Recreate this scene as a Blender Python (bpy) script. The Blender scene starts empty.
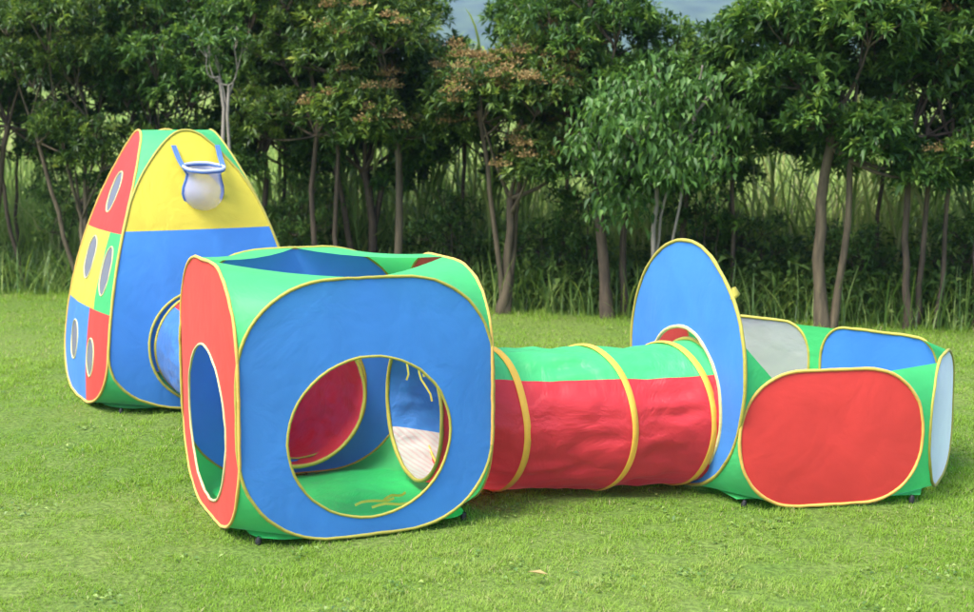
import bpy, math, random
import numpy as np
from mathutils import Vector, noise
from mathutils.geometry import delaunay_2d_cdt
R = math.radians
S = bpy.context.scene
COL = S.collection
rng = np.random.default_rng(7)
random.seed(7)

# ------------------------------------------------------------------ camera, sky, sun, exposure
cam = bpy.data.cameras.new('camera'); camo = bpy.data.objects.new('camera', cam); COL.objects.link(camo)
camo.location = (0, 0, 1.2)
camo.rotation_euler = (R(90 - 7.61), 0, 0)
cam.sensor_width = 36; cam.lens = 51.75
cam.clip_start = 0.05; cam.clip_end = 6000
cam.dof.use_dof = True; cam.dof.focus_distance = 4.4; cam.dof.aperture_fstop = 4.5
S.camera = camo
SUN_EL, SUN_AZ = 58, 230          # azimuth clockwise from +Y
w = bpy.data.worlds.new('World'); S.world = w; w.use_nodes = True
nt = w.node_tree
sky = nt.nodes.new('ShaderNodeTexSky'); sky.sky_type = 'NISHITA'; sky.sun_disc = False
sky.sun_elevation = R(SUN_EL); sky.sun_rotation = R(SUN_AZ); sky.air_density = 1.0; sky.dust_density = 3.0; sky.ozone_density = 1.0
bg = nt.nodes['Background']; bg.inputs[1].default_value = 0.15
nt.links.new(sky.outputs[0], bg.inputs[0])
sl = bpy.data.lights.new('sun', 'SUN'); sl.energy = 2.1; sl.angle = R(28); sl.color = (1, .96, .88)
so = bpy.data.objects.new('sun', sl); COL.objects.link(so)
sd = Vector((math.sin(R(SUN_AZ)) * math.cos(R(SUN_EL)), math.cos(R(SUN_AZ)) * math.cos(R(SUN_EL)), math.sin(R(SUN_EL))))
so.rotation_euler = sd.to_track_quat('Z', 'Y').to_euler()
S.view_settings.view_transform = 'Standard'; S.view_settings.look = 'None'
S.view_settings.gamma = 1; S.view_settings.use_curve_mapping = False
S.view_settings.exposure = 1.68
S.render.engine = 'CYCLES'; S.cycles.use_denoising = True
S.cycles.max_bounces = 8; S.cycles.transparent_max_bounces = 12; S.cycles.diffuse_bounces = 4

# ------------------------------------------------------------------ materials
def nodes(name):
    m = bpy.data.materials.new(name); m.use_nodes = True
    t = m.node_tree; t.nodes.clear()
    return m, t, t.nodes.new, t.links.new

def fabric(name, col, trans=.35, tcol=None, rough=.5, net=0, fine=1.0):
    """thin nylon taffeta: slight sheen, light comes through, fine weave and creases"""
    m, t, N, L = nodes(name)
    out = N('ShaderNodeOutputMaterial'); p = N('ShaderNodeBsdfPrincipled'); tr = N('ShaderNodeBsdfTranslucent'); mx = N('ShaderNodeMixShader')
    tc = N('ShaderNodeTexCoord')
    n1 = N('ShaderNodeTexNoise'); n1.inputs['Scale'].default_value = 5; n1.inputs['Detail'].default_value = 5; n1.inputs['Roughness'].default_value = .6
    n1.inputs['Distortion'].default_value = .6
    n2 = N('ShaderNodeTexNoise'); n2.inputs['Scale'].default_value = 30; n2.inputs['Detail'].default_value = 3
    L(tc.outputs['Object'], n1.inputs['Vector']); L(tc.outputs['Object'], n2.inputs['Vector'])
    hsv = N('ShaderNodeHueSaturation'); hsv.inputs['Color'].default_value = (*col, 1)
    mr = N('ShaderNodeMapRange'); mr.inputs[1].default_value = .3; mr.inputs[2].default_value = .7; mr.inputs[3].default_value = .9; mr.inputs[4].default_value = 1.1
    L(n1.outputs['Fac'], mr.inputs[0]); L(mr.outputs[0], hsv.inputs['Value'])
    L(hsv.outputs[0], p.inputs['Base Color'])
    p.inputs['Roughness'].default_value = rough; p.inputs['Specular IOR Level'].default_value = .35
    p.inputs['Sheen Weight'].default_value = .12; p.inputs['Sheen Roughness'].default_value = .4
    tr.inputs['Color'].default_value = (*(tcol or col), 1)
    b1 = N('ShaderNodeBump'); b1.inputs['Strength'].default_value = .26 * fine; b1.inputs['Distance'].default_value = .03
    b2 = N('ShaderNodeBump'); b2.inputs['Strength'].default_value = .15; b2.inputs['Distance'].default_value = .004
    L(n1.outputs['Fac'], b1.inputs['Height']); L(n2.outputs['Fac'], b2.inputs['Height']); L(b1.outputs[0], b2.inputs['Normal'])
    vo = N('ShaderNodeTexVoronoi'); vo.feature = 'DISTANCE_TO_EDGE'; vo.inputs['Scale'].default_value = 5.5
    av = N('ShaderNodeVectorMath'); av.operation = 'MULTIPLY_ADD'; av.inputs[1].default_value = (.25, .25, .25)
    L(n1.outputs['Color'], av.inputs[0]); L(tc.outputs['Object'], av.inputs[2]); L(av.outputs[0], vo.inputs['Vector'])
    cm = N('ShaderNodeMapRange'); cm.inputs[2].default_value = .12; L(vo.outputs['Distance'], cm.inputs[0])
    b3 = N('ShaderNodeBump'); b3.inputs['Strength'].default_value = .055 * fine; b3.inputs['Distance'].default_value = .02
    L(cm.outputs[0], b3.inputs['Height']); L(b2.outputs[0], b3.inputs['Normal'])
    L(b3.outputs[0], p.inputs['Normal'])
    mx.inputs[0].default_value = trans
    L(p.outputs[0], mx.inputs[1]); L(tr.outputs[0], mx.inputs[2])
    if net:
        tp = N('ShaderNodeBsdfTransparent'); m2 = N('ShaderNodeMixShader'); m2.inputs[0].default_value = net
        L(mx.outputs[0], m2.inputs[1]); L(tp.outputs[0], m2.inputs[2]); L(m2.outputs[0], out.inputs[0])
    else:
        L(mx.outputs[0], out.inputs[0])
    return m

RED = fabric('red_nylon', (.76, .055, .045), .38, (.85, .06, .05), fine=.5)
RED2 = fabric('tunnel_red_nylon', (.72, .045, .06), .46, (.9, .07, .08), .38, fine=1.8)
BLUE = fabric('blue_nylon', (.065, .27, .70), .38, (.04, .20, .75), fine=.55)
BLUE2 = fabric('shiny_blue_nylon', (.07, .24, .66), .42, (.03, .2, .8), .3, fine=2)
GREEN = fabric('green_nylon', (.075, .60, .185), .45, (.08, .68, .16))
FLOORG = fabric('green_floor_nylon', (.025, .55, .13), .2, (.03, .6, .15), fine=1.5)
GREEN2 = fabric('tunnel_green_nylon', (.075, .60, .20), .42, (.08, .68, .18), .38, fine=1.8)
YELLOW = fabric('yellow_nylon', (.68, .58, .06), .3, (.75, .6, .02))
PALE = fabric('pale_nylon', (.62, .68, .80), .4, (.6, .7, .85), .4)
STRIPE = fabric('pale_tunnel_lining', (.72, .64, .66), .4, (.75, .6, .62), .4, fine=2)
NET = fabric('grey_net', (.48, .49, .56), .35, (.5, .5, .6), .7, net=.36)
WINNET = fabric('window_net', (.22, .22, .215), .2, (.25, .25, .25), .7, net=.34)
BAGNET = fabric('white_net', (.36, .40, .72), .1, (.35, .4, .7), .7, net=.5)
PIPE = fabric('yellow_piping', (.40, .36, .06), .15, rough=.6)
BAND = fabric('amber_tape', (.80, .50, .07), .25, rough=.6)
PIPEP = fabric('pale_yellow_piping', (.58, .53, .26), .15, rough=.6)
PIPEO = fabric('orange_piping', (.66, .42, .09), .15, rough=.6)
STRAPM = fabric('blue_webbing', (.05, .13, .36), .05, rough=.7)

def striped(m):
    t = m.node_tree; p = [n for n in t.nodes if n.type == 'BSDF_PRINCIPLED'][0]; N = t.nodes.new
    tc = N('ShaderNodeTexCoord'); wv = N('ShaderNodeTexWave'); wv.bands_direction = 'DIAGONAL'; wv.inputs['Scale'].default_value = 22; wv.inputs['Distortion'].default_value = 1.5
    cr = N('ShaderNodeValToRGB'); e = cr.color_ramp.elements; e[0].position = .45; e[0].color = (.66, .64, .62, 1); e[1].position = .95; e[1].color = (.66, .45, .46, 1)
    t.links.new(tc.outputs['Object'], wv.inputs[0]); t.links.new(wv.outputs['Fac'], cr.inputs[0]); t.links.new(cr.outputs[0], p.inputs['Base Color'])
striped(STRIPE)
def plain(name, col, rough=.6, trans=0):
    m, t, N, L = nodes(name)
    out = N('ShaderNodeOutputMaterial'); p = N('ShaderNodeBsdfPrincipled')
    n = N('ShaderNodeTexNoise'); n.inputs['Scale'].default_value = 20
    h = N('ShaderNodeHueSaturation'); h.inputs['Color'].default_value = (*col, 1)
    mr = N('ShaderNodeMapRange'); mr.inputs[3].default_value = .8; mr.inputs[4].default_value = 1.2
    L(n.outputs['Fac'], mr.inputs[0]); L(mr.outputs[0], h.inputs['Value']); L(h.outputs[0], p.inputs['Base Color'])
    p.inputs['Roughness'].default_value = rough
    L(p.outputs[0], out.inputs[0]); return m
BLACK = plain('black_plastic', (.012, .012, .014), .5)

def leafmat(name, stops, trans=.35, rough=.45, spec=.4, tmul=1.3):
    """colour from the per-leaf 'tint' (leaf age), plus translucency"""
    m, t, N, L = nodes(name)
    out = N('ShaderNodeOutputMaterial'); p = N('ShaderNodeBsdfPrincipled'); tr = N('ShaderNodeBsdfTranslucent'); mx = N('ShaderNodeMixShader')
    a = N('ShaderNodeAttribute'); a.attribute_name = 'tint'
    cr = N('ShaderNodeValToRGB'); e = cr.color_ramp.elements
    e[0].position = stops[0][0]; e[0].color = (*stops[0][1], 1); e[1].position = stops[-1][0]; e[1].color = (*stops[-1][1], 1)
    for pos, c in stops[1:-1]:
        q = e.new(pos); q.color = (*c, 1)
    L(a.outputs['Fac'], cr.inputs[0]); L(cr.outputs[0], p.inputs['Base Color'])
    g = N('ShaderNodeHueSaturation'); g.inputs['Hue'].default_value = .485; g.inputs['Saturation'].default_value = 1.1; g.inputs['Value'].default_value = tmul
    L(cr.outputs[0], g.inputs['Color']); L(g.outputs[0], tr.inputs['Color'])
    p.inputs['Roughness'].default_value = rough; p.inputs['Specular IOR Level'].default_value = spec
    mx.inputs[0].default_value = trans
    L(p.outputs[0], mx.inputs[1]); L(tr.outputs[0], mx.inputs[2]); L(mx.outputs[0], out.inputs[0])
    return m
LEAF = leafmat('dark_glossy_leaf', [(0, (.020, .056, .015)), (.4, (.054, .13, .026)), (.75, (.13, .24, .042)), (1, (.30, .42, .10))])
LEAF_Y = leafmat('yellowish_leaf', [(0, (.022, .052, .014)), (.4, (.062, .125, .024)), (.75, (.17, .26, .045)), (1, (.36, .42, .10))])
LEAF_B = leafmat('bluish_green_leaf', [(0, (.035, .095, .022)), (.5, (.09, .20, .042)), (1, (.23, .38, .09))], .4)
FLOWER = leafmat('dry_flower_head', [(0, (.15, .10, .04)), (.5, (.28, .18, .07)), (1, (.36, .28, .12))], .2, .8, .1)
UNDER = leafmat('undergrowth_leaf', [(0, (.035, .080, .020)), (.5, (.095, .19, .04)), (1, (.30, .40, .10))], .3)
TALL = leafmat('tall_grass_blade', [(0, (.14, .25, .05)), (.5, (.29, .41, .11)), (.85, (.44, .48, .19)), (1, (.55, .48, .30))], .4, .6, .2)
REED = leafmat('reed_blade', [(0, (.09, .18, .035)), (.5, (.24, .37, .08)), (1, (.46, .48, .18))], .3, .5)
LAWN = leafmat('lawn_blade', [(0, (.11, .215, .026)), (.5, (.19, .33, .040)), (.85, (.25, .365, .07)), (1, (.42, .38, .20))], .4, .6, .12)
FAR = leafmat('far_leaf', [(0, (.03, .07, .02)), (.5, (.06, .12, .03)), (1, (.12, .19, .05))], .3)

def bark(name, c1, c2, sc=1):
    m, t, N, L = nodes(name)
    out = N('ShaderNodeOutputMaterial'); p = N('ShaderNodeBsdfPrincipled'); tc = N('ShaderNodeTexCoord'); mp = N('ShaderNodeMapping')
    mp.inputs['Scale'].default_value = (28 * sc, 28 * sc, 5 * sc)
    n = N('ShaderNodeTexNoise'); n.inputs['Scale'].default_value = 1; n.inputs['Detail'].default_value = 6; n.inputs['Roughness'].default_value = .7
    cr = N('ShaderNodeValToRGB'); cr.color_ramp.elements[0].position = .35; cr.color_ramp.elements[1].position = .68
    cr.color_ramp.elements[0].color = (*c1, 1); cr.color_ramp.elements[1].color = (*c2, 1)
    b = N('ShaderNodeBump'); b.inputs['Strength'].default_value = .8; b.inputs['Distance'].default_value = .01
    L(tc.outputs['Object'], mp.inputs[0]); L(mp.outputs[0], n.inputs['Vector']); L(n.outputs['Fac'], cr.inputs[0]); L(cr.outputs[0], p.inputs['Base Color'])
    L(n.outputs['Fac'], b.inputs['Height']); L(b.outputs[0], p.inputs['Normal']); p.inputs['Roughness'].default_value = .85
    L(p.outputs[0], out.inputs[0]); return m
BARK = bark('brown_bark', (.038, .028, .018), (.12, .085, .055))
BARKR = bark('reddish_bark', (.045, .034, .020), (.14, .108, .062))
BARKG = bark('grey_bark', (.12, .105, .085), (.32, .28, .23))

def groundmat():
    m, t, N, L = nodes('ground_soil')
    out = N('ShaderNodeOutputMaterial'); p = N('ShaderNodeBsdfPrincipled'); tc = N('ShaderNodeTexCoord')
    n = N('ShaderNodeTexNoise'); n.inputs['Scale'].default_value = .9; n.inputs['Detail'].default_value = 8; n.inputs['Roughness'].default_value = .65
    n2 = N('ShaderNodeTexNoise'); n2.inputs['Scale'].default_value = 60; n2.inputs['Detail'].default_value = 4
    cr = N('ShaderNodeValToRGB'); e = cr.color_ramp.elements
    e[0].position = .3; e[0].color = (.09, .17, .03, 1); e[1].position = .72; e[1].color = (.17, .22, .06, 1)
    cr2 = N('ShaderNodeValToRGB'); e = cr2.color_ramp.elements
    e[0].position = .3; e[0].color = (.5, .5, .5, 1); e[1].position = .7; e[1].color = (1.1, 1.1, 1.0, 1)
    mx = N('ShaderNodeMix'); mx.data_type = 'RGBA'; mx.blend_type = 'MULTIPLY'; mx.inputs[0].default_value = 1
    L(tc.outputs['Object'], n.inputs['Vector']); L(tc.outputs['Object'], n2.inputs['Vector'])
    L(n.outputs['Fac'], cr.inputs[0]); L(n2.outputs['Fac'], cr2.inputs[0]); L(cr.outputs[0], mx.inputs[6]); L(cr2.outputs[0], mx.inputs[7]); L(mx.outputs[2], p.inputs['Base Color'])
    b = N('ShaderNodeBump'); b.inputs['Strength'].default_value = .6; b.inputs['Distance'].default_value = .02
    L(n2.outputs['Fac'], b.inputs['Height']); L(b.outputs[0], p.inputs['Normal']); p.inputs['Roughness'].default_value = .95; p.inputs['Specular IOR Level'].default_value = .1
    L(p.outputs[0], out.inputs[0]); return m
GROUND = groundmat()
def hillmat():
    m, t, N, L = nodes('wooded_hill')
    out = N('ShaderNodeOutputMaterial'); p = N('ShaderNodeBsdfPrincipled'); tc = N('ShaderNodeTexCoord')
    n = N('ShaderNodeTexNoise'); n.inputs['Scale'].default_value = .06; n.inputs['Detail'].default_value = 8; n.inputs['Roughness'].default_value = .7
    cr = N('ShaderNodeValToRGB'); e = cr.color_ramp.elements
    e[0].position = .35; e[0].color = (.015, .03, .02, 1); e[1].position = .65; e[1].color = (.07, .11, .04, 1)
    L(tc.outputs['Object'], n.inputs['Vector']); L(n.outputs['Fac'], cr.inputs[0]); L(cr.outputs[0], p.inputs['Base Color'])
    p.inputs['Roughness'].default_value = 1; p.inputs['Specular IOR Level'].default_value = 0
    L(p.outputs[0], out.inputs[0]); return m
HILL = hillmat()

# ------------------------------------------------------------------ mesh helpers
def link(name, me, mats, parent=None):
    o = bpy.data.objects.new(name, me); COL.objects.link(o)
    for m in (mats if isinstance(mats, (list, tuple)) else [mats]): me.materials.append(m)
    if parent: o.parent = parent
    return o
def pyd(name, V, F, mats, parent=None, smooth=True, mi=None):
    me = bpy.data.meshes.new(name); me.from_pydata([tuple(v) for v in V], [], [tuple(f) for f in F]); me.update()
    if smooth: me.polygons.foreach_set('use_smooth', [True] * len(me.polygons))
    if mi is not None: me.polygons.foreach_set('material_index', mi)
    return link(name, me, mats, parent)
def npm(name, V, F, mats, parent=None, smooth=False, tint=None):
    V = np.asarray(V, np.float32).reshape(-1, 3); F = np.asarray(F, np.int32); k = F.shape[1]
    me = bpy.data.meshes.new(name)
    me.vertices.add(len(V)); me.vertices.foreach_set('co', V.ravel())
    me.loops.add(F.size); me.loops.foreach_set('vertex_index', F.ravel())
    me.polygons.add(len(F)); me.polygons.foreach_set('loop_start', np.arange(len(F), dtype=np.int32) * k)
    me.polygons.foreach_set('loop_total', np.full(len(F), k, np.int32))
    me.update(calc_edges=True); me.validate()
    if smooth: me.polygons.foreach_set('use_smooth', np.ones(len(me.polygons), bool))
    if tint is not None:
        a = me.attributes.new('tint', 'FLOAT', 'POINT'); a.data.foreach_set('value', np.asarray(tint, np.float32))
    return link(name, me, mats, parent)
def tag(o, label, cat=None, group=None, kind=None):
    if label: o['label'] = label
    if cat: o['category'] = cat
    if group: o['group'] = group
    if kind: o['kind'] = kind
    return o
def empty(name, loc, label, cat, group=None):
    o = bpy.data.objects.new(name, None); COL.objects.link(o); o.location = loc; o.empty_display_size = .1
    return tag(o, label, cat, group)
class Off:      # parts are computed in world coordinates; this makes them relative to their thing
    def __init__(s, e): s.e = e; s.l = np.array(e.location)
    def __call__(s, V): return np.asarray(V, float).reshape(-1, 3) - s.l

def tube(path, rad, seg=8, closed=False, flat=None):
    """returns V, F (quads) along a path; rad a number or list"""
    P = np.asarray(path, float); n = len(P)
    rad = np.full(n, rad) if np.isscalar(rad) else np.asarray(rad, float)
    T = np.roll(P, -1, 0) - np.roll(P, 1, 0)
    if not closed: T[0] = P[1] - P[0]; T[-1] = P[-1] - P[-2]
    T /= np.linalg.norm(T, axis=1)[:, None] + 1e-9
    u = np.cross(T[0], (0, 0, 1.0));
    if np.linalg.norm(u) < .1: u = np.cross(T[0], (0, 1.0, 0))
    V = []
    for i in range(n):
        u = u - T[i] * np.dot(u, T[i]); u /= np.linalg.norm(u) + 1e-9
        v = np.cross(T[i], u)
        a = np.linspace(0, 2 * np.pi, seg, endpoint=False)
        V.append(P[i] + rad[i] * (np.cos(a)[:, None] * u + np.sin(a)[:, None] * v))
    V = np.concatenate(V); F = []
    for i in range(n if closed else n - 1):
        j = (i + 1) % n
        for k in range(seg):
            k2 = (k + 1) % seg
            F.append((i * seg + k, i * seg + k2, j * seg + k2, j * seg + k))
    return V, np.array(F)
def tubes(name, lst, mat, parent, off=lambda v: v, seg=8):
    VV, FF, n = [], [], 0
    for path, rad in lst:
        V, F = tube(path, rad, seg); VV.append(V); FF.append(F + n); n += len(V)
    return npm(name, off(np.concatenate(VV)), np.concatenate(FF), mat, parent, True)
def ring_tube(name, path, rad, mat, parent, off):
    rr = [rad * (1 + .22 * noise.noise(Vector(tuple(np.array(q, float) * 22)))) for q in path]
    V, F = tube([np.array(q, float) + .0015 * noise.noise(Vector(tuple(np.array(q, float) * 30))) for q in path], rr, 6, closed=True)
    return npm(name, off(V), F, mat, parent, True)

# ---- flat panel outlines (u, v), counter-clockwise
def rrect(W, H, rx, ry, n=14, bow=0.0, e=2.2):
    """rounded rectangle with superelliptic corners, v from 0 to H"""
    q = []
    a = W / 2; 
    for i in range(6): q.append((a, H / 2 + (H / 2 - ry) * i / 6))
    for i in range(n + 1):
        t = math.pi / 2 * i / n
        q.append((a - rx + rx * math.cos(t) ** (2 / e), H - ry + ry * math.sin(t) ** (2 / e)))
    for i in range(1, 7): q.append(((a - rx) * (1 - i / 6), H))
    q = [(x * (1 - bow * ((y - H / 2) / (H / 2)) ** 2), H / 2 + (y - H / 2) * (1 - bow * (x / a) ** 2)) for x, y in q]
    left = [(-x, y) for x, y in q[::-1]][1:]
    top = q + left
    bot = [(x, H - y) for x, y in top[::-1]][1:-1]
    return top + bot, q
def ell(cx, cy, rx, ry, n=48):
    return [(cx + rx * math.cos(2 * math.pi * i / n), cy + ry * math.sin(2 * math.pi * i / n)) for i in range(n)]
def inpoly(p, poly):
    x, y = p; c = False; j = len(poly) - 1
    for i in range(len(poly)):
        xi, yi = poly[i]; xj, yj = poly[j]
        if (yi > y) != (yj > y) and x < (xj - xi) * (y - yi) / (yj - yi) + xi: c = not c
        j = i
    return c
def panel(name, parent, off, outline, fmap, mats, holes=(), lines=(), midx=None, step=.035, label=None):
    pts = list(outline); edges = [(i, (i + 1) % len(outline)) for i in range(len(outline))]
    for h in holes:
        b = len(pts); pts += h; edges += [(b + i, b + (i + 1) % len(h)) for i in range(len(h))]
    for l in lines:
        b = len(pts); pts += l; edges += [(b + i, b + i + 1) for i in range(len(l) - 1)]
    us = [p[0] for p in outline]; vs = [p[1] for p in outline]
    u = min(us) + step / 2
    while u < max(us):
        v = min(vs) + step / 2
        while v < max(vs):
            q = (u + random.uniform(-.2, .2) * step, v + random.uniform(-.2, .2) * step)
            if inpoly(q, outline) and not any(inpoly(q, h) for h in holes): pts.append(q)
            v += step
        u += step
    r = delaunay_2d_cdt([Vector(p) for p in pts], edges, [], 0, 1e-5)
    V2, F2 = r[0], r[2]; F, MI = [], []
    for f in F2:
        c = sum((V2[i] for i in f), Vector((0, 0))) / len(f)
        if inpoly(c, outline) and not any(inpoly(c, h) for h in holes):
            F.append(f); MI.append(midx(c[0], c[1]) if midx else 0)
    o = pyd(name, off([fmap(v[0], v[1]) for v in V2]), F, mats, parent, True, MI)
    if label: o['label'] = label
    return o
def pipe(name, parent, off, outline, fmap, mat, rad=.005):
    return ring_tube(name, [fmap(u, v) for u, v in outline], rad, mat, parent, off)
def disc(name, parent, off, outline, fmap, mat):
    cu = sum(p[0] for p in outline) / len(outline); cv = sum(p[1] for p in outline) / len(outline)
    V = [fmap(cu, cv)] + [fmap(u, v) for u, v in outline]; n = len(outline)
    return pyd(name, off(V), [(0, 1 + i, 1 + (i + 1) % n) for i in range(n)], mat, parent)
def gusset(parent, off, A, B, mat, sag=.03, nj=6, inward=(0, 0, 0), name='gusset'):
    V, F = [], []
    inw = np.array(inward, float)
    for i in range(len(A)):
        a, b = np.array(A[i]), np.array(B[i]); g = np.linalg.norm(a - b)
        for j in range(nj + 1):
            s = j / nj
            V.append(a * (1 - s) + b * s + inw * sag * 4 * s * (1 - s) * g)
    for i in range(len(A) - 1):
        for j in range(nj):
            k = i * (nj + 1) + j; F.append((k, k + 1, k + nj + 2, k + nj + 1))
    return npm(name, off(V), F, mat, parent, True)
def frame(base, ang, lean=0, bulge=.0, W=1, H=1, amp=.0035, seed=0):
    """maps (u,v) to world: u along ang, v up, outward normal is to the right of the direction (towards -Y for ang 0)"""
    bx, by = base; c, s = math.cos(ang), math.sin(ang); nx, ny = s, -c
    def f(u, v):
        d = bulge * (1 - (2 * u / W) ** 2) * (1 - (2 * v / H - 1) ** 2)
        ed = max(0, 1 - max(abs(2 * u / W), abs(2 * v / H - 1)) ** 4)
        d += amp * noise.noise(Vector((u * 5 + seed * 7.3, v * 4, seed))) * (.4 + ed) + amp * .6 * noise.noise(Vector((u * 16, v * 9 + seed, 3))) * ed
        d += lean * v
        return (bx + c * u + nx * d, by + s * u + ny * d, .012 + v)
    return f

def foot(parent, off, x, y):
    V, F = tube([(x, y, -.01), (x, y, .012), (x + .003, y, .024)], [.008, .010, .006], 8)
    npm('foot', off(V), F, BLACK, parent, True)
def ribbon(parent, off, path, mat, wdt=.009, name='tie_ribbon'):
    P = [np.array(p) for p in path]; V, F = [], []
    for i, p in enumerate(P):
        d = P[min(i + 1, len(P) - 1)] - P[max(i - 1, 0)]; s = np.cross(d, (0.3, -1, .2)); s /= np.linalg.norm(s) + 1e-9
        V += [p - s * wdt / 2, p + s * wdt / 2]
    for i in range(len(P) - 1): F.append((2 * i, 2 * i + 1, 2 * i + 3, 2 * i + 2))
    return npm(name, off(V), F, mat, parent, True)

# ================================================================== GROUND, HILL
def tz(x, y):
    """terrain height: flat lawn, a field rising behind the hedge line, far slope"""
    e = max(0, y - 11.5)
    h = .05 * e if e < 40 else .05 * 40
    return h * (1 + .15 * math.sin(x * .11)) if e > 0 else 0
xs = np.concatenate([-np.geomspace(900, 12, 26), np.linspace(-10, 10, 41), np.geomspace(12, 900, 26)])
ys = np.concatenate([np.array([-300, -60, -15, -4]), np.linspace(0, 14, 29), np.geomspace(15, 1500, 44)])
V = [(x, y, tz(x, y) + (.012 * noise.noise(Vector((x * .9, y * .9, 0))) if y < 14 else .25 * noise.noise(Vector((x * .1, y * .1, 1))) * min(1, (y - 14) / 10))) for y in ys for x in xs]
nx_ = len(xs)
F = [(j * nx_ + i, j * nx_ + i + 1, (j + 1) * nx_ + i + 1, (j + 1) * nx_ + i) for j in range(len(ys) - 1) for i in range(nx_ - 1)]
tag(npm('ground', V, F, GROUND, None, True), 'ground under the lawn and the rising field', None, None, 'structure')

def hillz(x, y):
    d = max(0, 1 - ((y - 950) / 420) ** 2)
    r = 84 + 20 * noise.noise(Vector((x * .005 + 3.1, 1.7, 0))) + 11 * noise.noise(Vector((x * .017, y * .01, 4))) + .012 * x
    return d ** .8 * r + 5 * noise.noise(Vector((x * .06, y * .06, 2))) * d - 4
hx = np.linspace(-900, 900, 121); hy = np.linspace(530, 1370, 50)
V = [(x, y, hillz(x, y)) for y in hy for x in hx]
F = [(j * 121 + i, j * 121 + i + 1, (j + 1) * 121 + i + 1, (j + 1) * 121 + i) for j in range(49) for i in range(120)]
tag(npm('hill', V, F, HILL, None, True), 'far wooded hill fading into the haze', None, None, 'structure')

# ================================================================== GRASS
def blades(name, P, L, Wd, lean, mat, tint, seglev=3, curl=1.0):
    """P (n,3) feet; each blade bends over; returns object"""
    n = len(P); a = rng.uniform(0, 2 * np.pi, n)
    d = np.stack([np.cos(a), np.sin(a), np.zeros(n)], 1); s = np.stack([-np.sin(a), np.cos(a), np.zeros(n)], 1)
    lv = []
    for k in range(seglev):
        t = k / seglev
        c = P + np.array([0, 0, 1.0]) * (L * (t - .35 * lean * curl * t * t))[:, None] + d * (L * lean * t ** 1.6)[:, None]
        hw = (Wd * (1 - t * .6) / 2)[:, None]
        lv += [c - s * hw, c + s * hw]
    lv.append(P + np.array([0, 0, 1.0]) * (L * (1 - .35 * lean * curl))[:, None] + d * (L * lean)[:, None])
    m = len(lv); V = np.stack(lv, 1); F = []
    for k in range(seglev - 1):
        F += [(2 * k, 2 * k + 1, 2 * k + 3), (2 * k, 2 * k + 3, 2 * k + 2)]
    F += [(2 * seglev - 2, 2 * seglev - 1, 2 * seglev)]
    F = (np.array(F)[None] + (np.arange(n) * m)[:, None, None]).reshape(-1, 3)
    return npm(name, V, F, mat, None, True, np.repeat(tint, m))
def hedge_y(x): return 8.5 - .29 * x
def vnoise(x, y, sc, seed):
    return np.array([noise.noise(Vector((a * sc, b * sc, seed))) for a, b in zip(x, y)])
def fastnoise(x, y, sc, seed):
    gx = np.arange(-160, 161); r = np.random.default_rng(seed).uniform(-1, 1, (321, 321))
    X = np.clip(x * sc, -150, 150) + 160; Y = np.clip(y * sc, -150, 150) + 160
    i, j = X.astype(int), Y.astype(int); fx, fy = X - i, Y - j
    fx = fx * fx * (3 - 2 * fx); fy = fy * fy * (3 - 2 * fy)
    return (r[i, j] * (1 - fx) + r[i + 1, j] * fx) * (1 - fy) + (r[i, j + 1] * (1 - fx) + r[i + 1, j + 1] * fx) * fy
# lawn: density falls with distance
parts = []
for (y0, y1, n) in ((2.6, 3.8, 210000), (3.8, 5.2, 220000), (5.2, 7, 175000), (7, 10.8, 150000)):
    yy = rng.uniform(y0, y1, n); xx = rng.uniform(-1, 1, n) * (yy * .50 + .6)
    parts.append(np.stack([xx, yy], 1))
xy = np.concatenate(parts); xy = xy[xy[:, 1] < hedge_y(xy[:, 0]) + .35]
n = len(xy); q = fastnoise(xy[:, 0], xy[:, 1], 2.3, 1) * .5 + fastnoise(xy[:, 0], xy[:, 1], 6, 2) * .3 + fastnoise(xy[:, 0], xy[:, 1], 19, 3) * .3
far = np.clip((xy[:, 1] - 3) / 5, 0, 1)
tuft = fastnoise(xy[:, 0], xy[:, 1], 14, 8) + .6 * fastnoise(xy[:, 0], xy[:, 1], 33, 9)
L = rng.uniform(.008, .020, n) * (1 + .55 * np.clip(tuft, -1, 1.2)) * (1 + .35 * q) * (1 + .5 * far); edge = np.clip(1 - np.abs(xy[:, 1] - hedge_y(xy[:, 0]) - .1) / .35, 0, 1)
L *= 1 + 1.2 * edge
dry = fastnoise(xy[:, 0] + 40, xy[:, 1], 1.7, 5)
ti = np.clip(.42 + .12 * tuft + .30 * q + rng.normal(0, .09, n) + .30 * np.clip(dry, 0, 1), 0, .9); ti[rng.random(n) < .035] = 1
P3 = np.column_stack([xy, np.full(n, -.004)])
go = blades('grass', P3, L, rng.uniform(.0014, .0028, n) * (1 + .8 * far), rng.uniform(.3, 1.3, n), LAWN, ti, 2)
tag(go, 'short mown green lawn grass', 'grass', None, 'stuff')

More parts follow.
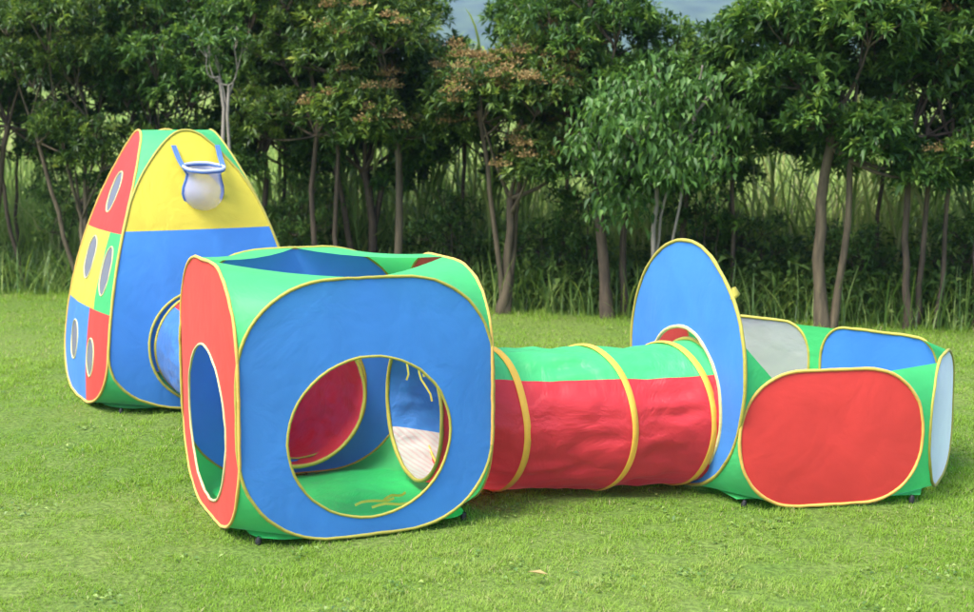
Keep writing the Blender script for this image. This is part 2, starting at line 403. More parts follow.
# tall yellow-green field beyond the trees
parts = []
for (y0, y1, n) in ((9.2, 13, 25000), (13, 18, 25000), (18, 32, 27000), (32, 60, 20000)):
    yy = rng.uniform(y0, y1, n); xx = rng.uniform(-1, 1, n) * (yy * .50 + 1.5); parts.append(np.stack([xx, yy], 1))
xy = np.concatenate(parts); xy = xy[xy[:, 1] > hedge_y(xy[:, 0]) + 1.2]; n = len(xy)
q = fastnoise(xy[:, 0], xy[:, 1], .7, 11) + .5 * fastnoise(xy[:, 0], xy[:, 1], 2.2, 12)
L = rng.uniform(.45, 1.15, n) * (1 + .3 * q); sc = 1 + np.clip((xy[:, 1] - 12) / 20, 0, 2.2)
Zt = np.array([tz(a, b) for a, b in xy]) - .05
to = blades('tall_grass', np.column_stack([xy, Zt]), L, rng.uniform(.010, .022, n) * sc, rng.uniform(.15, .9, n), TALL, np.clip(.45 + .25 * q + rng.normal(0, .2, n), 0, 1), 4)
tag(to, 'tall yellow-green grass of the field seen between the trunks', 'tall grass', None, 'stuff')

# ================================================================== LEAVES
def leaves_mesh(name, P, D, N, L, Wd, droop, mat, parent, off, tint, fold=.12):
    D = D / (np.linalg.norm(D, axis=1)[:, None] + 1e-9)
    Sd = np.cross(D, N); Sd /= np.linalg.norm(Sd, axis=1)[:, None] + 1e-9
    N = np.cross(Sd, D); L = L[:, None]; Wd = Wd[:, None]; droop = droop[:, None]
    m1 = P + D * L * .5
    tip = P + D * L * .97 + np.array([0, 0, -1.0]) * droop * L
    V = np.stack([P, m1 + Sd * Wd / 2 + N * Wd * fold * 2, m1 - N * Wd * .05, m1 - Sd * Wd / 2 + N * Wd * fold * 2, tip], 1)
    n = len(P)
    F = (np.array([(0, 1, 2), (0, 2, 3), (1, 4, 2), (2, 4, 3)])[None] + (np.arange(n) * 5)[:, None, None]).reshape(-1, 3)
    return npm(name, off(V.reshape(-1, 3)), F, mat, parent, False, np.repeat(tint, 5))
def unit(n, g=rng):
    v = g.normal(size=(n, 3)); return v / np.linalg.norm(v, axis=1)[:, None]

def tree(name, label, x, y, stems, crown, seed, mat=LEAF, bk=BARK, ros=430, leafL=(.038, .078), group=None, style='rosette', flowers=0, clumps=12, cr=(.22, .36), cat='tree', nl=13, limb_r=.012):
    """stems: (dx, dy, radius, fork height, top dx, top dy); crown: (cx, cy, z0, z1, rx, ry) relative to x, y"""
    g = np.random.default_rng(seed); ros = int(ros * (3.2 if style == 'rosette' else 1.5)) if cat == 'tree' else ros
    e = empty(name, (x, y, 0), label, cat, group); off = Off(e)
    cx, cy, z0, z1, rx, ry = crown; C0 = np.array([x + cx, y + cy, (z0 + z1) / 2]); H = (z1 - z0) / 2
    # clump centres, spread so they leave gaps
    CC = []
    tries = 0
    while len(CC) < clumps and tries < 600:
        tries += 1
        v = unit(1, g)[0] * g.uniform(.25, 1) ** .5
        c = C0 + v * np.array([rx, ry, H]) * .85
        r = g.uniform(*cr)
        if all(np.linalg.norm(c - c2) > .55 * (r + r2) for c2, r2 in CC): CC.append((c, r))
    if cat == 'tree' and style == 'rosette':
        for _ in range(8):
            an = g.uniform(0, 6.28); CC.append((C0 + np.array([rx * .95 * math.cos(an), ry * .7 * math.sin(an), -H - g.uniform(-.12, .27)]), g.uniform(.13, .22)))
    # trunk: stems, each forks into limbs that go to clumps
    T = []
    order = list(range(len(CC)))
    nb = [q for q in stems if len(q) == 6]
    for si, (dx, dy, r, fh, tx, ty, *bare) in enumerate(stems):
        b = np.array([x + dx, y + dy, -.06]); f = np.array([x + tx, y + ty, fh]); n = 9; path = []
        side = g.normal(size=2) * .025
        for i in range(n):
            t = i / (n - 1); p = b * (1 - t) + f * t
            p[:2] += side * math.sin(t * math.pi) + g.normal(size=2) * .006
            path.append(p)
        T.append((path, [r * .74 * (1.5 - .45 * min(1, i / 2)) * (1 - .3 * i / (n - 1)) for i in range(n)]))
        mine = [] if bare else [k for k in order if k % len(nb) == si]
        for k in mine:
            c, cr_ = CC[k]; st = path[-1] if g.random() < .6 else path[-2]
            mid = st * .5 + c * .5 + np.array([g.normal() * .05, g.normal() * .05, -.08 + g.normal() * .04])
            pts = [st * (1 - t) ** 2 + 2 * mid * t * (1 - t) + c * t * t for t in np.linspace(0, 1, 7)]
            T.append((pts, [max(.0025, r * .36 * (1 - .8 * t)) for t in np.linspace(0, 1, 7)]))
            for _ in range(4):
                d = unit(1, g)[0] * cr_ * .9; d[2] = abs(d[2]) * .8
                T.append(([pts[-2], pts[-2] * .4 + (c + d) * .6 - np.array([0, 0, .02]), c + d], [limb_r * .5, limb_r * .35, .002]))
    tubes('trunk', T, bk, e, off, 8)
    # leaves
    PP, DD, LL, TT, DR = [], [], [], [], []
    FP = []
    tot = sum(r * r for _, r in CC)
    for c, r in CC:
        m = int(ros * r * r / tot)
        v = unit(m, g); v[:, 2] = np.where(v[:, 2] < -.3, -v[:, 2] * .6, v[:, 2])
        v /= np.linalg.norm(v, axis=1)[:, None]
        rad = r * (g.uniform(.35, 1.08, m)) ** .6
        p = c + v * rad[:, None] * np.array([1, 1, .8])
        ax = v * .7 + np.array([0, 0, .65]) + g.normal(size=(m, 3)) * .3
        ax /= np.linalg.norm(ax, axis=1)[:, None]
        young = g.random(m)
        if style == 'rosette':
            for k in range(nl):
                th = g.uniform(.35, 1.6, m); ph = g.uniform(0, 2 * np.pi, m) 
                u = np.cross(ax, (0.3, .2, 1.0)); u /= np.linalg.norm(u, axis=1)[:, None] + 1e-9; w_ = np.cross(ax, u)
                d = ax * np.cos(th)[:, None] + (u * np.cos(ph)[:, None] + w_ * np.sin(ph)[:, None]) * np.sin(th)[:, None]
                PP.append(p - ax * (g.uniform(0, .05, m))[:, None]); DD.append(d)
                LL.append(g.uniform(*leafL, m) * (.75 + .25 * (th / 1.6)))
                TT.append(np.clip(.20 + .50 * young ** 2 + .38 * np.clip(1 - th, 0, 1) * (young > .35) + g.normal(0, .12, m), 0, 1)); DR.append(g.uniform(0, .3, m))
        else:   # hanging single leaves along twigs
            for k in range(nl):
                d = unit(m, g); d[:, 2] = -abs(d[:, 2]) * .9 - .25
                PP.append(p + g.normal(size=(m, 3)) * .05); DD.append(d); LL.append(g.uniform(*leafL, m))
                TT.append(np.clip(.25 + .5 * young * g.random(m) + g.normal(0, .14, m), 0, 1)); DR.append(g.uniform(.1, .5, m))
        if flowers:
            s = (v[:, 2] > -.1) & (g.random(m) < flowers); FP.append(p[s] + ax[s] * .03)
    P = np.concatenate(PP); D = np.concatenate(DD); L = np.concatenate(LL); n = len(P)
    wf = .30 if style == 'rosette' else .48
    leaves_mesh('crown', P, D, unit(n, g) * .5 + np.array([0, 0, 1.0]), L, L * wf * g.uniform(.8, 1.15, n), np.concatenate(DR), mat, e, off, np.concatenate(TT))
    if flowers and len(np.concatenate(FP)):
        fp = np.concatenate(FP); k = 90; P = np.repeat(fp, k, 0); n = len(P)
        j = unit(n, g); j[:, 2] = abs(j[:, 2]) * .7
        P = P + j * g.uniform(.01, .07, n)[:, None]
        leaves_mesh('flower_head', P, j + g.normal(size=(n, 3)) * .3, unit(n, g), g.uniform(.010, .022, n), g.uniform(.008, .014, n), g.uniform(0, .3, n), FLOWER, e, off, g.random(n))
    return e

# front row of the hedge line, left to right (x, hedge offset)
def hy(x, o=.25): return hedge_y(x) + o
tree('broadleaf_tree', 'leaning thin-stemmed tree at the far left edge of the tree row', -3.55, hy(-3.55, .3), [(-.0, 0, .035, 1.15, .22, 0), (.25, .1, .022, 1.2, .1, 0)], (.0, 0, 1.15, 2.35, .62, .55), 1, ros=560)
tree('broadleaf_tree', 'tree with a V-forked slim trunk standing left of the pointed play tent', -2.72, hy(-2.72, .15), [(0, 0, .030, .62, -.03, 0), (-.02, 0, .022, 1.2, -.33, 0), (0, 0, .022, 1.2, .06, .0)], (-.02, .05, 1.2, 2.3, .55, .5), 2, bk=BARKR, ros=540, mat=LEAF_Y)
tree('broadleaf_tree', 'low-hanging leafy tree just behind the left shoulder of the pointed tent', -2.1, hy(-2.1, .45), [(0, 0, .024, 1.0, -.12, 0)], (0, 0, 1.0, 2.3, .5, .5), 3, ros=520)
tree('broadleaf_tree', 'dark tree rising right behind the peak of the pointed tent', -1.55, hy(-1.55, .6), [(0, 0, .03, 1.1, .05, 0)], (0, 0, 1.05, 2.4, .55, .5), 4, ros=560)
tree('broadleaf_tree', 'tree with two close parallel slim trunks right of the pointed tent', -1.04, hy(-1.04, .3), [(-.04, 0, .026, 1.25, -.05, 0), (.06, 0, .022, 1.3, .08, 0)], (0, 0, 1.3, 2.35, .5, .5), 5, bk=BARK, ros=520, mat=LEAF_Y)
tree('broadleaf_tree', 'dark tree with a low V-shaped crotch behind the blue cube tent', -.82, hy(-.82, .7), [(0, 0, .045, .85, 0, 0), (.0, 0, .03, 1.25, .25, 0), (0, 0, .03, 1.25, -.25, 0)], (0, 0, 1.15, 2.3, .5, .45), 6, ros=480)
tree('broadleaf_tree', 'straight reddish-brown tree with orange seed heads behind the cube tent', -.56, hy(-.56, .1), [(0, 0, .036, 1.3, -.0, 0)], (-.17, .0, 1.22, 2.35, .27, .45), 7, bk=BARKR, ros=520, mat=LEAF_Y, flowers=.05)
tree('broadleaf_tree', 'forked leaning tree topped with orange seed heads right of the cube tent', .07, hy(.07, .12), [(0, 0, .042, .72, .07, 0), (.05, 0, .024, 1.25, -.12, 0), (.06, 0, .024, 1.3, .14, 0)], (.12, 0, 1.15, 1.64, .46, .42), 8, bk=BARKR, ros=520, mat=LEAF_Y, flowers=.10, clumps=11)
tree('broadleaf_tree', 'dense tree with a thick slanting trunk between the cube and the oval panel', .75, hy(.75, .12), [(0, 0, .05, 1.05, -.12, 0), (.1, .1, .03, 1.3, .12, 0)], (-.16, .15, 1.12, 2.25, .36, .45), 9, bk=BARK, ros=560)
tree('droopy_tree', 'pale grey-trunked young tree with drooping bluish leaves behind the oval panel', .93, hy(.93, -.10), [(0, 0, .022, .95, .06, 0), (.02, 0, .014, 1.05, .16, 0), (.05, -.05, .012, 1.50, .30, -.12, 1)], (.02, -.02, .56, 1.62, .50, .36), 10, mat=LEAF_B, bk=BARKG, ros=760, style='hang', nl=6, leafL=(.035, .065), clumps=24, cr=(.09, .20))
tree('broadleaf_tree', 'shorter tree with a narrow pointed top where the hill shows', 1.25, hy(1.25, .4), [(0, 0, .03, 1.1, .03, 0), (.25, 0, .02, 1.2, .2, 0)], (-.05, 0, 1.0, 1.74, .36, .42), 11, ros=480, clumps=10)
tree('broadleaf_tree', 'big star-leaved tree with the sturdiest straight trunk, behind the ball pit', 1.93, hy(1.93, .02), [(0, 0, .048, 1.2, .02, 0), (.05, .02, .03, 1.25, .12, 0)], (.08, .1, 1.10, 2.5, .58, .5), 12, bk=BARKR, ros=640, leafL=(.055, .10), clumps=12)
tree('broadleaf_tree', 'tree with a cluster of three slender trunks right of the ball pit', 2.42, hy(2.42, .2), [(0, 0, .03, 1.1, -.04, 0), (.07, .08, .024, 1.15, .08, 0), (.17, .0, .02, 1.2, .22, 0)], (.1, .1, 1.1, 2.4, .55, .5), 13, ros=560, leafL=(.05, .095))
tree('broadleaf_tree', 'tree with brownish seed heads at the far right edge of the row', 2.93, hy(2.93, .3), [(0, 0, .026, 1.15, .0, 0), (-.1, .1, .016, 1.2, -.05, 0)], (.05, 0, 1.1, 2.35, .5, .5), 14, ros=560, flowers=.05)
tree('bare_sapling', 'leafless pale sapling sticking up behind the peak of the pointed tent', -1.66, hy(-1.66, -.4), [(0, 0, .020, 1.45, .05, 0), (.04, 0, .016, 1.4, .09, 0)], (.07, 0, 1.45, 1.78, .2, .15), 15, bk=BARKG, ros=40, clumps=5, cr=(.05, .11), cat='sapling', limb_r=.004)
# trees outside the frame, for other views
tree('broadleaf_tree', 'leafy tree beyond the left edge', -4.5, hy(-4.5, .3), [(0, 0, .04, 1.2, .05, 0)], (0, 0, 1.1, 2.5, .65, .5), 16, ros=450)
tree('broadleaf_tree', 'leafy tree beyond the right edge', 3.8, hy(3.8, .3), [(0, 0, .04, 1.2, .05, 0)], (0, 0, 1.1, 2.5, .65, .5), 17, ros=450)
for k_, (bx, lab) in enumerate(((-5.4, 'second tree beyond the left edge'), (-6.4, 'third tree beyond the left edge'), (4.7, 'second tree beyond the right edge'), (5.6, 'third tree beyond the right edge'))):
    tree('broadleaf_tree', 'leafy ' + lab, bx, hy(bx, .4), [(0, 0, .035, 1.2, .05, 0)], (0, 0, 1.0, 2.5, .6, .5), 60 + k_, ros=380)
# leafy shrubs standing between the trunks
for i, (sx, o, z0, z1, rx, lab, mt) in enumerate((
        (-3.05, .7, .25, .95, .26, 'low leafy shrub left of the forked slim trunk', UNDER), (-2.35, .6, .3, 1.15, .30, 'leafy shrub beside the patchwork side of the pointed tent', LEAF_Y),
        (-1.22, .55, .2, .85, .25, 'shrub just right of the pointed tent', UNDER), (-.25, .6, .15, .75, .28, 'dark shrub between the cube tent and the forked leaning tree', UNDER),
        (.38, .5, .1, .62, .28, 'low dark shrub above the long tunnel', UNDER), (.62, .55, .3, 1.1, .26, 'leafy shrub against the thick slanting trunk', LEAF_B),
        (1.32, .45, .25, 1.15, .32, 'tall shrub right of the oval entrance panel', LEAF), (1.62, .7, .1, .7, .28, 'dark shrub over the net panel of the ball pit', UNDER),
        (2.2, .6, .1, .6, .26, 'low shrub between the sturdiest trunk and the three slender trunks', UNDER), (2.8, .6, .1, .75, .28, 'low shrub close to the right edge', UNDER))):
    tree('shrub', lab, sx, hy(sx, o), [(0, 0, .008, (z0 + z1) / 2, .02, 0), (.03, 0, .006, (z0 + z1) / 2, -.06, 0), (-.02, 0, .006, (z0 + z1) / 2, .09, 0)], (0, 0, z0, z1, rx, .22), 80 + i, mat=mt, ros=190, leafL=(.04, .075), clumps=9, cr=(.10, .17), cat='shrub', nl=9, limb_r=.006, group='shrubs between the trunks')
# second row
REAR = ['outside the left edge', 'at the left edge', 'above the forked slim trunk', 'left of the pointed tent peak', 'right above the pointed tent peak', 'above the cube tent', 'above the thick slanting trunk', 'behind the sturdiest trunk', 'behind the three slender trunks', 'at the right edge', 'outside the right edge', 'low behind the hill gap right of centre', 'low behind the forked leaning tree']
for i, (bx, o, zt) in enumerate(((-4.4, 1.3, 2.7), (-3.6, 1.2, 2.7), (-2.9, 1.1, 2.7), (-2.2, 1.3, 2.7), (-1.5, 1.2, 2.75), (-1.15, 1.3, 2.6), (.52, 1.2, 2.5), (2.5, 1.1, 2.7), (2.95, 1.3, 2.7), (3.6, 1.2, 2.8), (4.2, 1.3, 2.8), (1.5, 1.0, 1.62), (-.2, 1.0, 1.6))):
    tree('broadleaf_tree', 'dark leafy tree of the rear row, ' + REAR[i], bx, hy(bx, o), [(0, 0, .020, min(1.3, zt - .4), .05, 0)], (0, 0, min(1.22, zt - .6), zt, .30 if i in (5, 6) else .5, .5), 40 + i, ros=420, leafL=(.055, .095), group='trees of the rear row', cr=(.26, .4))

# ================================================================== UNDERGROWTH, REEDS, FAR BUSHES
n = 32000
xx = rng.uniform(-6.6, 5.8, n); q = fastnoise(xx, xx * 0, 2.2, 21); yy = hedge_y(xx) + rng.uniform(.3, 1.5, n)
hmax = .22 + .14 * q + .12 * rng.random(n) + .12 * (yy - hedge_y(xx) - .3) - np.clip((-xx - 1.9) * .5, 0, .22)
zz = rng.uniform(0, 1, n) ** .8 * hmax
P = np.stack([xx, yy, zz], 1); D = unit(n); D[:, 2] = D[:, 2] * .5 + .15
uo = leaves_mesh('undergrowth', P, D, unit(n) * .6 + np.array([0, 0, 1.0]), rng.uniform(.05, .10, n), rng.uniform(.02, .04, n), rng.uniform(0, .4, n), UNDER, None, lambda v: v, np.clip(rng.normal(.45, .25, n), 0, 1))
tag(uo, 'dark weedy undergrowth at the foot of the trees', 'undergrowth', None, 'stuff')
n = 20000
xx = rng.uniform(-6.6, 5.8, n); yy = hedge_y(xx) + rng.uniform(.12, 1.6, n)
wo = blades('weeds', np.column_stack([xx, yy, np.full(n, -.02)]), rng.uniform(.10, .50, n), rng.uniform(.005, .012, n), rng.uniform(.2, 1.1, n), UNDER, np.clip(rng.normal(.6, .25, n), 0, 1), 4)
tag(wo, 'dark grassy weeds along the edge of the lawn', 'weeds', None, 'stuff')
# reeds: culms with long arching leaves
T = []; bl = []
for k in range(190):
    u = random.random()
    x = random.uniform(-1.5, .3) if u < .38 else (random.uniform(1.0, 3.4) if u < .82 else random.uniform(-4.6, 4.4))
    y = hedge_y(x) + random.uniform(.8, 2.6); h = random.uniform(.9, 1.65); a = random.uniform(0, 6.28); l = random.uniform(.02, .4) * h
    r = random.uniform(.006, .014)
    z = tz(x, y); pts = [(x + math.cos(a) * l * t * t, y + math.sin(a) * l * t * t, z + h * t) for t in (0, .25, .5, .75, 1)]
    T.append((pts, [r, r, r * .9, r * .7, r * .3]))
    for t in np.arange(.1, 1, .11):
        bl.append((x + math.cos(a) * l * t * t, y + math.sin(a) * l * t * t, z + h * t))
VV, FF, n0 = [], [], 0; tt = []
for path, rad in T:
    Vq, Fq = tube(path, rad, 5); VV.append(Vq); FF.append(Fq + n0); n0 += len(Vq); tt.append(np.full(len(Vq), random.uniform(.2, 1)))
co = npm('reed_stems', np.concatenate(VV), np.concatenate(FF), REED, None, True, np.concatenate(tt))
tag(co, 'upright green reed stems crowding behind the trees', 'reeds', None, 'stuff')
bl = np.array(bl); n = len(bl)
ro = blades('reed_leaves', bl, rng.uniform(.25, .7, n), rng.uniform(.015, .03, n), rng.uniform(.5, 1.3, n), REED, np.clip(rng.normal(.5, .3, n), 0, 1), 4, 1.4)
tag(ro, 'long arching reed leaves behind the trees', 'reeds', None, 'stuff')
# scrub and far wood on the slope
n = 26000; PP = []
for k in range(60):
    x = random.uniform(-26, 26); y = random.uniform(42, 62); r = random.uniform(.6, 1.5); zc = tz(x, y) + r * .5
    v = unit(n // 60); v[:, 2] = abs(v[:, 2]) * 1.1
    PP.append(np.array([x, y, zc - .4]) + v * r * rng.uniform(.6, 1.05, (n // 60, 1)))
P = np.concatenate(PP); n = len(P)
fo = leaves_mesh('far_scrub', P, unit(n), unit(n), rng.uniform(.2, .4, n), rng.uniform(.14, .25, n), rng.uniform(0, .3, n), FAR, None, lambda v: v, rng.random(n))
tag(fo, 'bushy scrub at the far end of the rising field', 'scrub', None, 'stuff')

# ================================================================== CUBE TENT
cube = empty('cube_play_tent', (-.486, 4.27, 0), 'cube-shaped pop-up play tent with blue front, red side and round openings, nearest the camera', 'play tent')
off = Off(cube); TH = R(23.5); HS = .38
cc = np.array([-.486, 4.27])
def cface(k):   # 0 front, 1 right, 2 rear, 3 left
    a = TH + k * math.pi / 2; return (cc[0] + HS * math.sin(a), cc[1] - HS * math.cos(a)), a
CW = .77; cH = [.745, .755, .765, .775]; cm = [BLUE, RED, BLUE, RED]; pm = [PIPE, PIPEO, PIPE, PIPEO]
maps = []; quads = []
for k in range(4):
    b, a = cface(k); H = cH[k]
    f = frame(b, a, bulge=.012, W=CW, H=H, seed=k + 1); maps.append(f)
    ol, q = rrect(CW, H, .29, .28, bow=.012); quads.append((q, H))
    hole = ell(0, .287, .245, .235)
    panel('side_panel', cube, off, ol, f, cm[k], [hole], label=['blue front panel with a round opening', 'red panel joined to the long tunnel', 'blue rear panel', 'red left panel with a round opening'][k])
    pipe('piping', cube, off, ol, f, pm[k], .005)
    pipe('opening_piping', cube, off, hole, f, [PIPE, PIPEO, PIPE, PIPEP][k], .0043)
for k in range(4):
    k2 = (k + 1) % 4; qa, Ha = quads[k]; qb, Hb = quads[k2]
    A = [maps[k](u, v) for u, v in qa]; B = [maps[k2](-u, v) for u, v in qb]
    iw = np.array([-math.cos(TH + k * math.pi / 2 - math.pi / 4), -math.sin(TH + k * math.pi / 2 - math.pi / 4), 0])
    gusset(cube, off, A, B, GREEN, sag=.05, inward=(*(iw[:2] * .5), -.5))
    A = [maps[k](u, Ha - v) for u, v in qa]; B = [maps[k2](-u, Hb - v) for u, v in qb]
    gusset(cube, off, A, B, GREEN, sag=.0)
# floor sheet
oc, _ = rrect(.66, .68, .12, .12)
ff = lambda u, v: (cc[0] + math.cos(TH) * u - math.sin(TH) * (v - .37), cc[1] + math.sin(TH) * u + math.cos(TH) * (v - .37), .024 + .006 * noise.noise(Vector((u * 7, v * 7, 5))) + .003 * noise.noise(Vector((u * 20, v * 25, 5))))
panel('floor_sheet', cube, off, oc, ff, FLOORG, step=.03)
for sx, sy in ((-1, -1), (1, -1), (1, 1), (-1, 1)):
    u, v = sx * .315, sy * .315
    foot(cube, off, cc[0] + math.cos(TH) * u - math.sin(TH) * v, cc[1] + math.sin(TH) * u + math.cos(TH) * v)
TIE = fabric('yellow_ribbon', (.85, .72, .12), .3)
def hang(p, dx, dy, ln, mat):
    ribbon(cube, off, [(p[0] + dx * t + .006 * math.sin(9 * t), p[1] + dy * t, p[2] - ln * t) for t in np.linspace(0, 1, 8)], TIE, .006)
tx, ty, tzp = maps[2](-.10, .505); hang((tx + .01, ty - .02, tzp), -.07, -.02, .14, PIPEO); hang((tx + .01, ty - .02, tzp), .0, -.02, .12, PIPEO)
px_, py_, pz_ = -.225, 4.385, .512; hang((px_ - .012, py_ - .02, pz_), -.02, -.01, .13, PIPEP); hang((px_ - .012, py_ - .02, pz_), .035, -.01, .12, PIPEP); hang((px_ - .010, py_ - .06, pz_ - .03), .06, -.01, .16, PIPEP)
px_, py_, pz_ = maps[1](-.23, .28); hang((px_ - .02, py_, pz_ + .04), .01, 0, .12, PIPEO)
for (u0, v0, u1, v1) in ((.02, .20, .16, .24), (.06, .16, .20, .175), (.12, .22, .22, .30)):
    ribbon(cube, off, [tuple(np.array(ff(u0 * (1 - t) + u1 * t, (v0 * (1 - t) + v1 * t))) + np.array([0, 0, .016 + .006 * math.sin(6 * t)])) for t in np.linspace(0, 1, 7)], TIE, .008)

# ================================================================== TUNNELS
def tunnel(name, label, cent, azs, rad, sectors, mats, bandmats, bands, seedv, N=84, M=96, piping=PIPE):
    """cent: centres (x,y,z) of rings; azs: ring facing in degrees; sectors: list of (phi_end, mat index) with phi from top towards the viewer side"""
    e = empty(name, (cent[0][0], cent[0][1], 0), label, 'play tunnel'); off = Off(e)
    C = np.array(cent, float); seg = np.concatenate([[0], np.cumsum(np.linalg.norm(np.diff(C, axis=0), axis=1))])
    tot = seg[-1]
    def at(s):
        c = np.array([np.interp(s, seg, C[:, k]) for k in range(3)]); a = R(np.interp(s, seg, azs)); r = np.interp(s, seg, rad)
        return c, a, r
    def pt(s, phi, extra=0):
        c, a, r = at(s); r = r + extra
        fr = np.array([math.sin(a), -math.cos(a), 0])
        return c + r * (math.cos(phi) * np.array([0, 0, 1.0]) + math.sin(phi) * fr)
    V = []; F = []; MI = []
    bounds = sorted(set([x for x, _ in sectors]))
    phis = sorted(set(list(np.linspace(0, 360, M + 1)[:-1]) + bounds)); 
    phis = [p for p in phis if p < 360]; m = len(phis)
    for i in range(N + 1):
        s = tot * i / N
        # distance to the nearest hoop
        dn = min(abs(s - bb) for bb in seg); 
        hi = [bb for bb in seg if bb >= s - 1e-9][0]; lo = [bb for bb in seg if bb <= s + 1e-9][-1]; span = max(hi - lo, 1e-6); t = (s - lo) / span
        for ph in phis:
            p = R(ph); amp = math.sin(math.pi * t) if span > 1e-5 else 0
            w1 = noise.noise(Vector((s * 3 + seedv, math.cos(p) * 1.6, math.sin(p) * 1.6)))
            w2 = noise.noise(Vector((s * 5 + ph * .035, math.cos(p) * 5, math.sin(p) * 5 + seedv)))
            w3 = noise.noise(Vector((s * 16 - ph * .02, math.cos(p) * 9, math.sin(p) * 9 + seedv)))
            ex = amp ** .7 * (-.008 + .013 * w1 + .015 * w2 + .008 * w3) * min(1, span / .2)
            under = max(0, -math.cos(p)); ex -= amp * .012 * under * 0
            q = pt(s, p, ex); q[2] = max(q[2], .010)
            V.append(q)
    def mid(ph):
        for end, k in sectors:
            if ph < end: return k
        return sectors[0][1]
    for i in range(N):
        for j in range(m):
            j2 = (j + 1) % m; F.append((i * m + j, i * m + j2, (i + 1) * m + j2, (i + 1) * m + j))
            pm_ = (phis[j] + (phis[j2] if j2 else 360)) / 2; MI.append(mid(pm_))
    pyd('tunnel_skin', off(V), F, mats, e, True, MI)
    for (s, w_, mt) in bands:      # flat tape bands over the hoops
        VV = []; ns = 96
        for i in range(ns):
            p = 2 * math.pi * i / ns; wob = .004 * noise.noise(Vector((math.cos(p), math.sin(p), s * 9)))
            for dw, ex in ((-w_ / 2, .001), (-w_ / 2 * .7, .006), (0, .0075), (w_ / 2 * .7, .006), (w_ / 2, .001)):
                q = pt(min(max(s + dw + wob, -.02), tot + .02), p, ex); q[2] = max(q[2], .006); VV.append(q)
        Fb = [(i * 5 + k, i * 5 + k + 1, ((i + 1) % ns) * 5 + k + 1, ((i + 1) % ns) * 5 + k) for i in range(ns) for k in range(4)]
        npm('hoop_band', off(VV), Fb, mt, e, True)
    for s in (0, tot):
        ring_tube('end_hoop', [pt(s, R(p), 0) + np.array([0, 0, .004]) for p in range(0, 360, 6)], .007, piping, e, off)
    return e, seg
cA = (-.235, 4.39, .281)
tn, seg = tunnel('play_tunnel', 'long red and green crawl tunnel with yellow hoops between cube and ball pit',
    [cA, (.005, 4.44, .241), (.325, 4.46, .240), (.588, 4.49, .248), (.665, 4.50, .256)], [25, 31, 36, 32, 23], [.232, .232, .235, .232, .230],
    [(49, 1), (180, 0), (245, 2), (326, 3), (361, 1)], [RED2, GREEN2, STRIPE, BLUE2], None, [], 3.3)
# bands need the hoop positions
bpy.data.objects.remove
def add_bands(e, cent, azs, rad, which, wd, mt):
    off = Off(e); C = np.array(cent)
    for k in which:
        a = R(azs[k]); fr = np.array([math.sin(a), -math.cos(a), 0]); ax = np.array([math.cos(a), math.sin(a), 0]); VV = []; ns = 96
        for i in range(ns):
            p = 2 * math.pi * i / ns; r = rad[k]; wob = .006 * noise.noise(Vector((math.cos(p) * 1.3, math.sin(p) * 1.3, k * 9)))
            for dw, ex in ((-.5, .001), (-.36, .0045), (0, .0055), (.36, .0045), (.5, .001)):
                q = C[k] + ax * (dw * wd + wob) + (r + ex) * (math.cos(p) * np.array([0, 0, 1.0]) + math.sin(p) * fr); q[2] = max(q[2], .008); VV.append(q)
        Fb = [(i * 5 + j, i * 5 + j + 1, ((i + 1) % ns) * 5 + j + 1, ((i + 1) % ns) * 5 + j) for i in range(ns) for j in range(4)]
        npm('hoop_band', off(VV), Fb, mt, e, True)
add_bands(tn, [cA, (.005, 4.44, .241), (.325, 4.46, .240), (.588, 4.49, .248)], [25, 31, 36, 32], [.232, .232, .235, .232], (1, 2, 3), .026, BAND)
# short tunnel between pointed tent and cube
TA = (-1.15, 5.75, .262); TB = (-.615, 4.515, .287)
m1 = tuple(TA[i] * .5 + TB[i] * .5 - (.015 if i == 2 else 0) for i in range(3)); az2 = -63
t2, _ = tunnel('play_tunnel', 'blue and red crawl tunnel joining the pointed tent to the back of the cube tent', [TA, m1, TB], [-62, -65, -65], [.229, .235, .228],
    [(40, 0), (165, 3), (361, 0)], [RED2, GREEN2, STRIPE, BLUE2], None, [], 9.1, piping=PIPE)
add_bands(t2, [m1], [-65], [.235], (0,), .028, PIPE)

# ================================================================== POINTED TENT
tcx, tcy = -1.352, 6.12; TT_ = R(28); TH_ = 1.14
tent = empty('pointed_play_tent', (tcx, tcy, 0), 'tall pointed pop-up tent with yellow and blue front and patchwork side, farthest left', 'play tent'); off = Off(tent)
def tr_(v): return .425 - .285 * max(0, min(1, v / TH_)) ** 2.1
def th(v):
    k = 1.0
    if v > .80: k = max(0, 1 - ((v - .80) / (TH_ - .80)) ** 2.3) ** (1 / 2.3)
    if v < .26: k = max(0, 1 - ((.26 - v) / .26) ** 2.4) ** (1 / 2.4)
    return tr_(v) * k
def tq():
    """right half from bottom to top"""
    q = []
    for i in range(15):
        t = math.pi / 2 * i / 14; v = .26 * (1 - math.cos(t)); q.append((th(v), v))
    for i in range(1, 14): v = .26 + (.54) * i / 13; q.append((th(v), v))
    for i in range(1, 19):
        t = math.pi / 2 * i / 18; v = .80 + (TH_ - .80) * math.sin(t) ; q.append((th(v), v))
    return q
TQ = tq(); tout = TQ + [(-u, v) for u, v in TQ[::-1]][1:-1]
def tmap(k, sd):
    a = TT_ + k * math.pi / 2; c, s = math.cos(a), math.sin(a)
    def f(u, v):
        r = tr_(v); wr = .006 * noise.noise(Vector((u * 4 + sd, v * 3, sd))) + .003 * noise.noise(Vector((u * 14, v * 7, sd)))
        e_ = max(0, 1 - (abs(u) / (r + .01)) ** 2); d = r + (.02 + wr) * e_
        return (tcx + s * d + c * u, tcy - c * d + s * u, .012 + v)
    return f
tm = [tmap(k, k + 2.5) for k in range(4)]
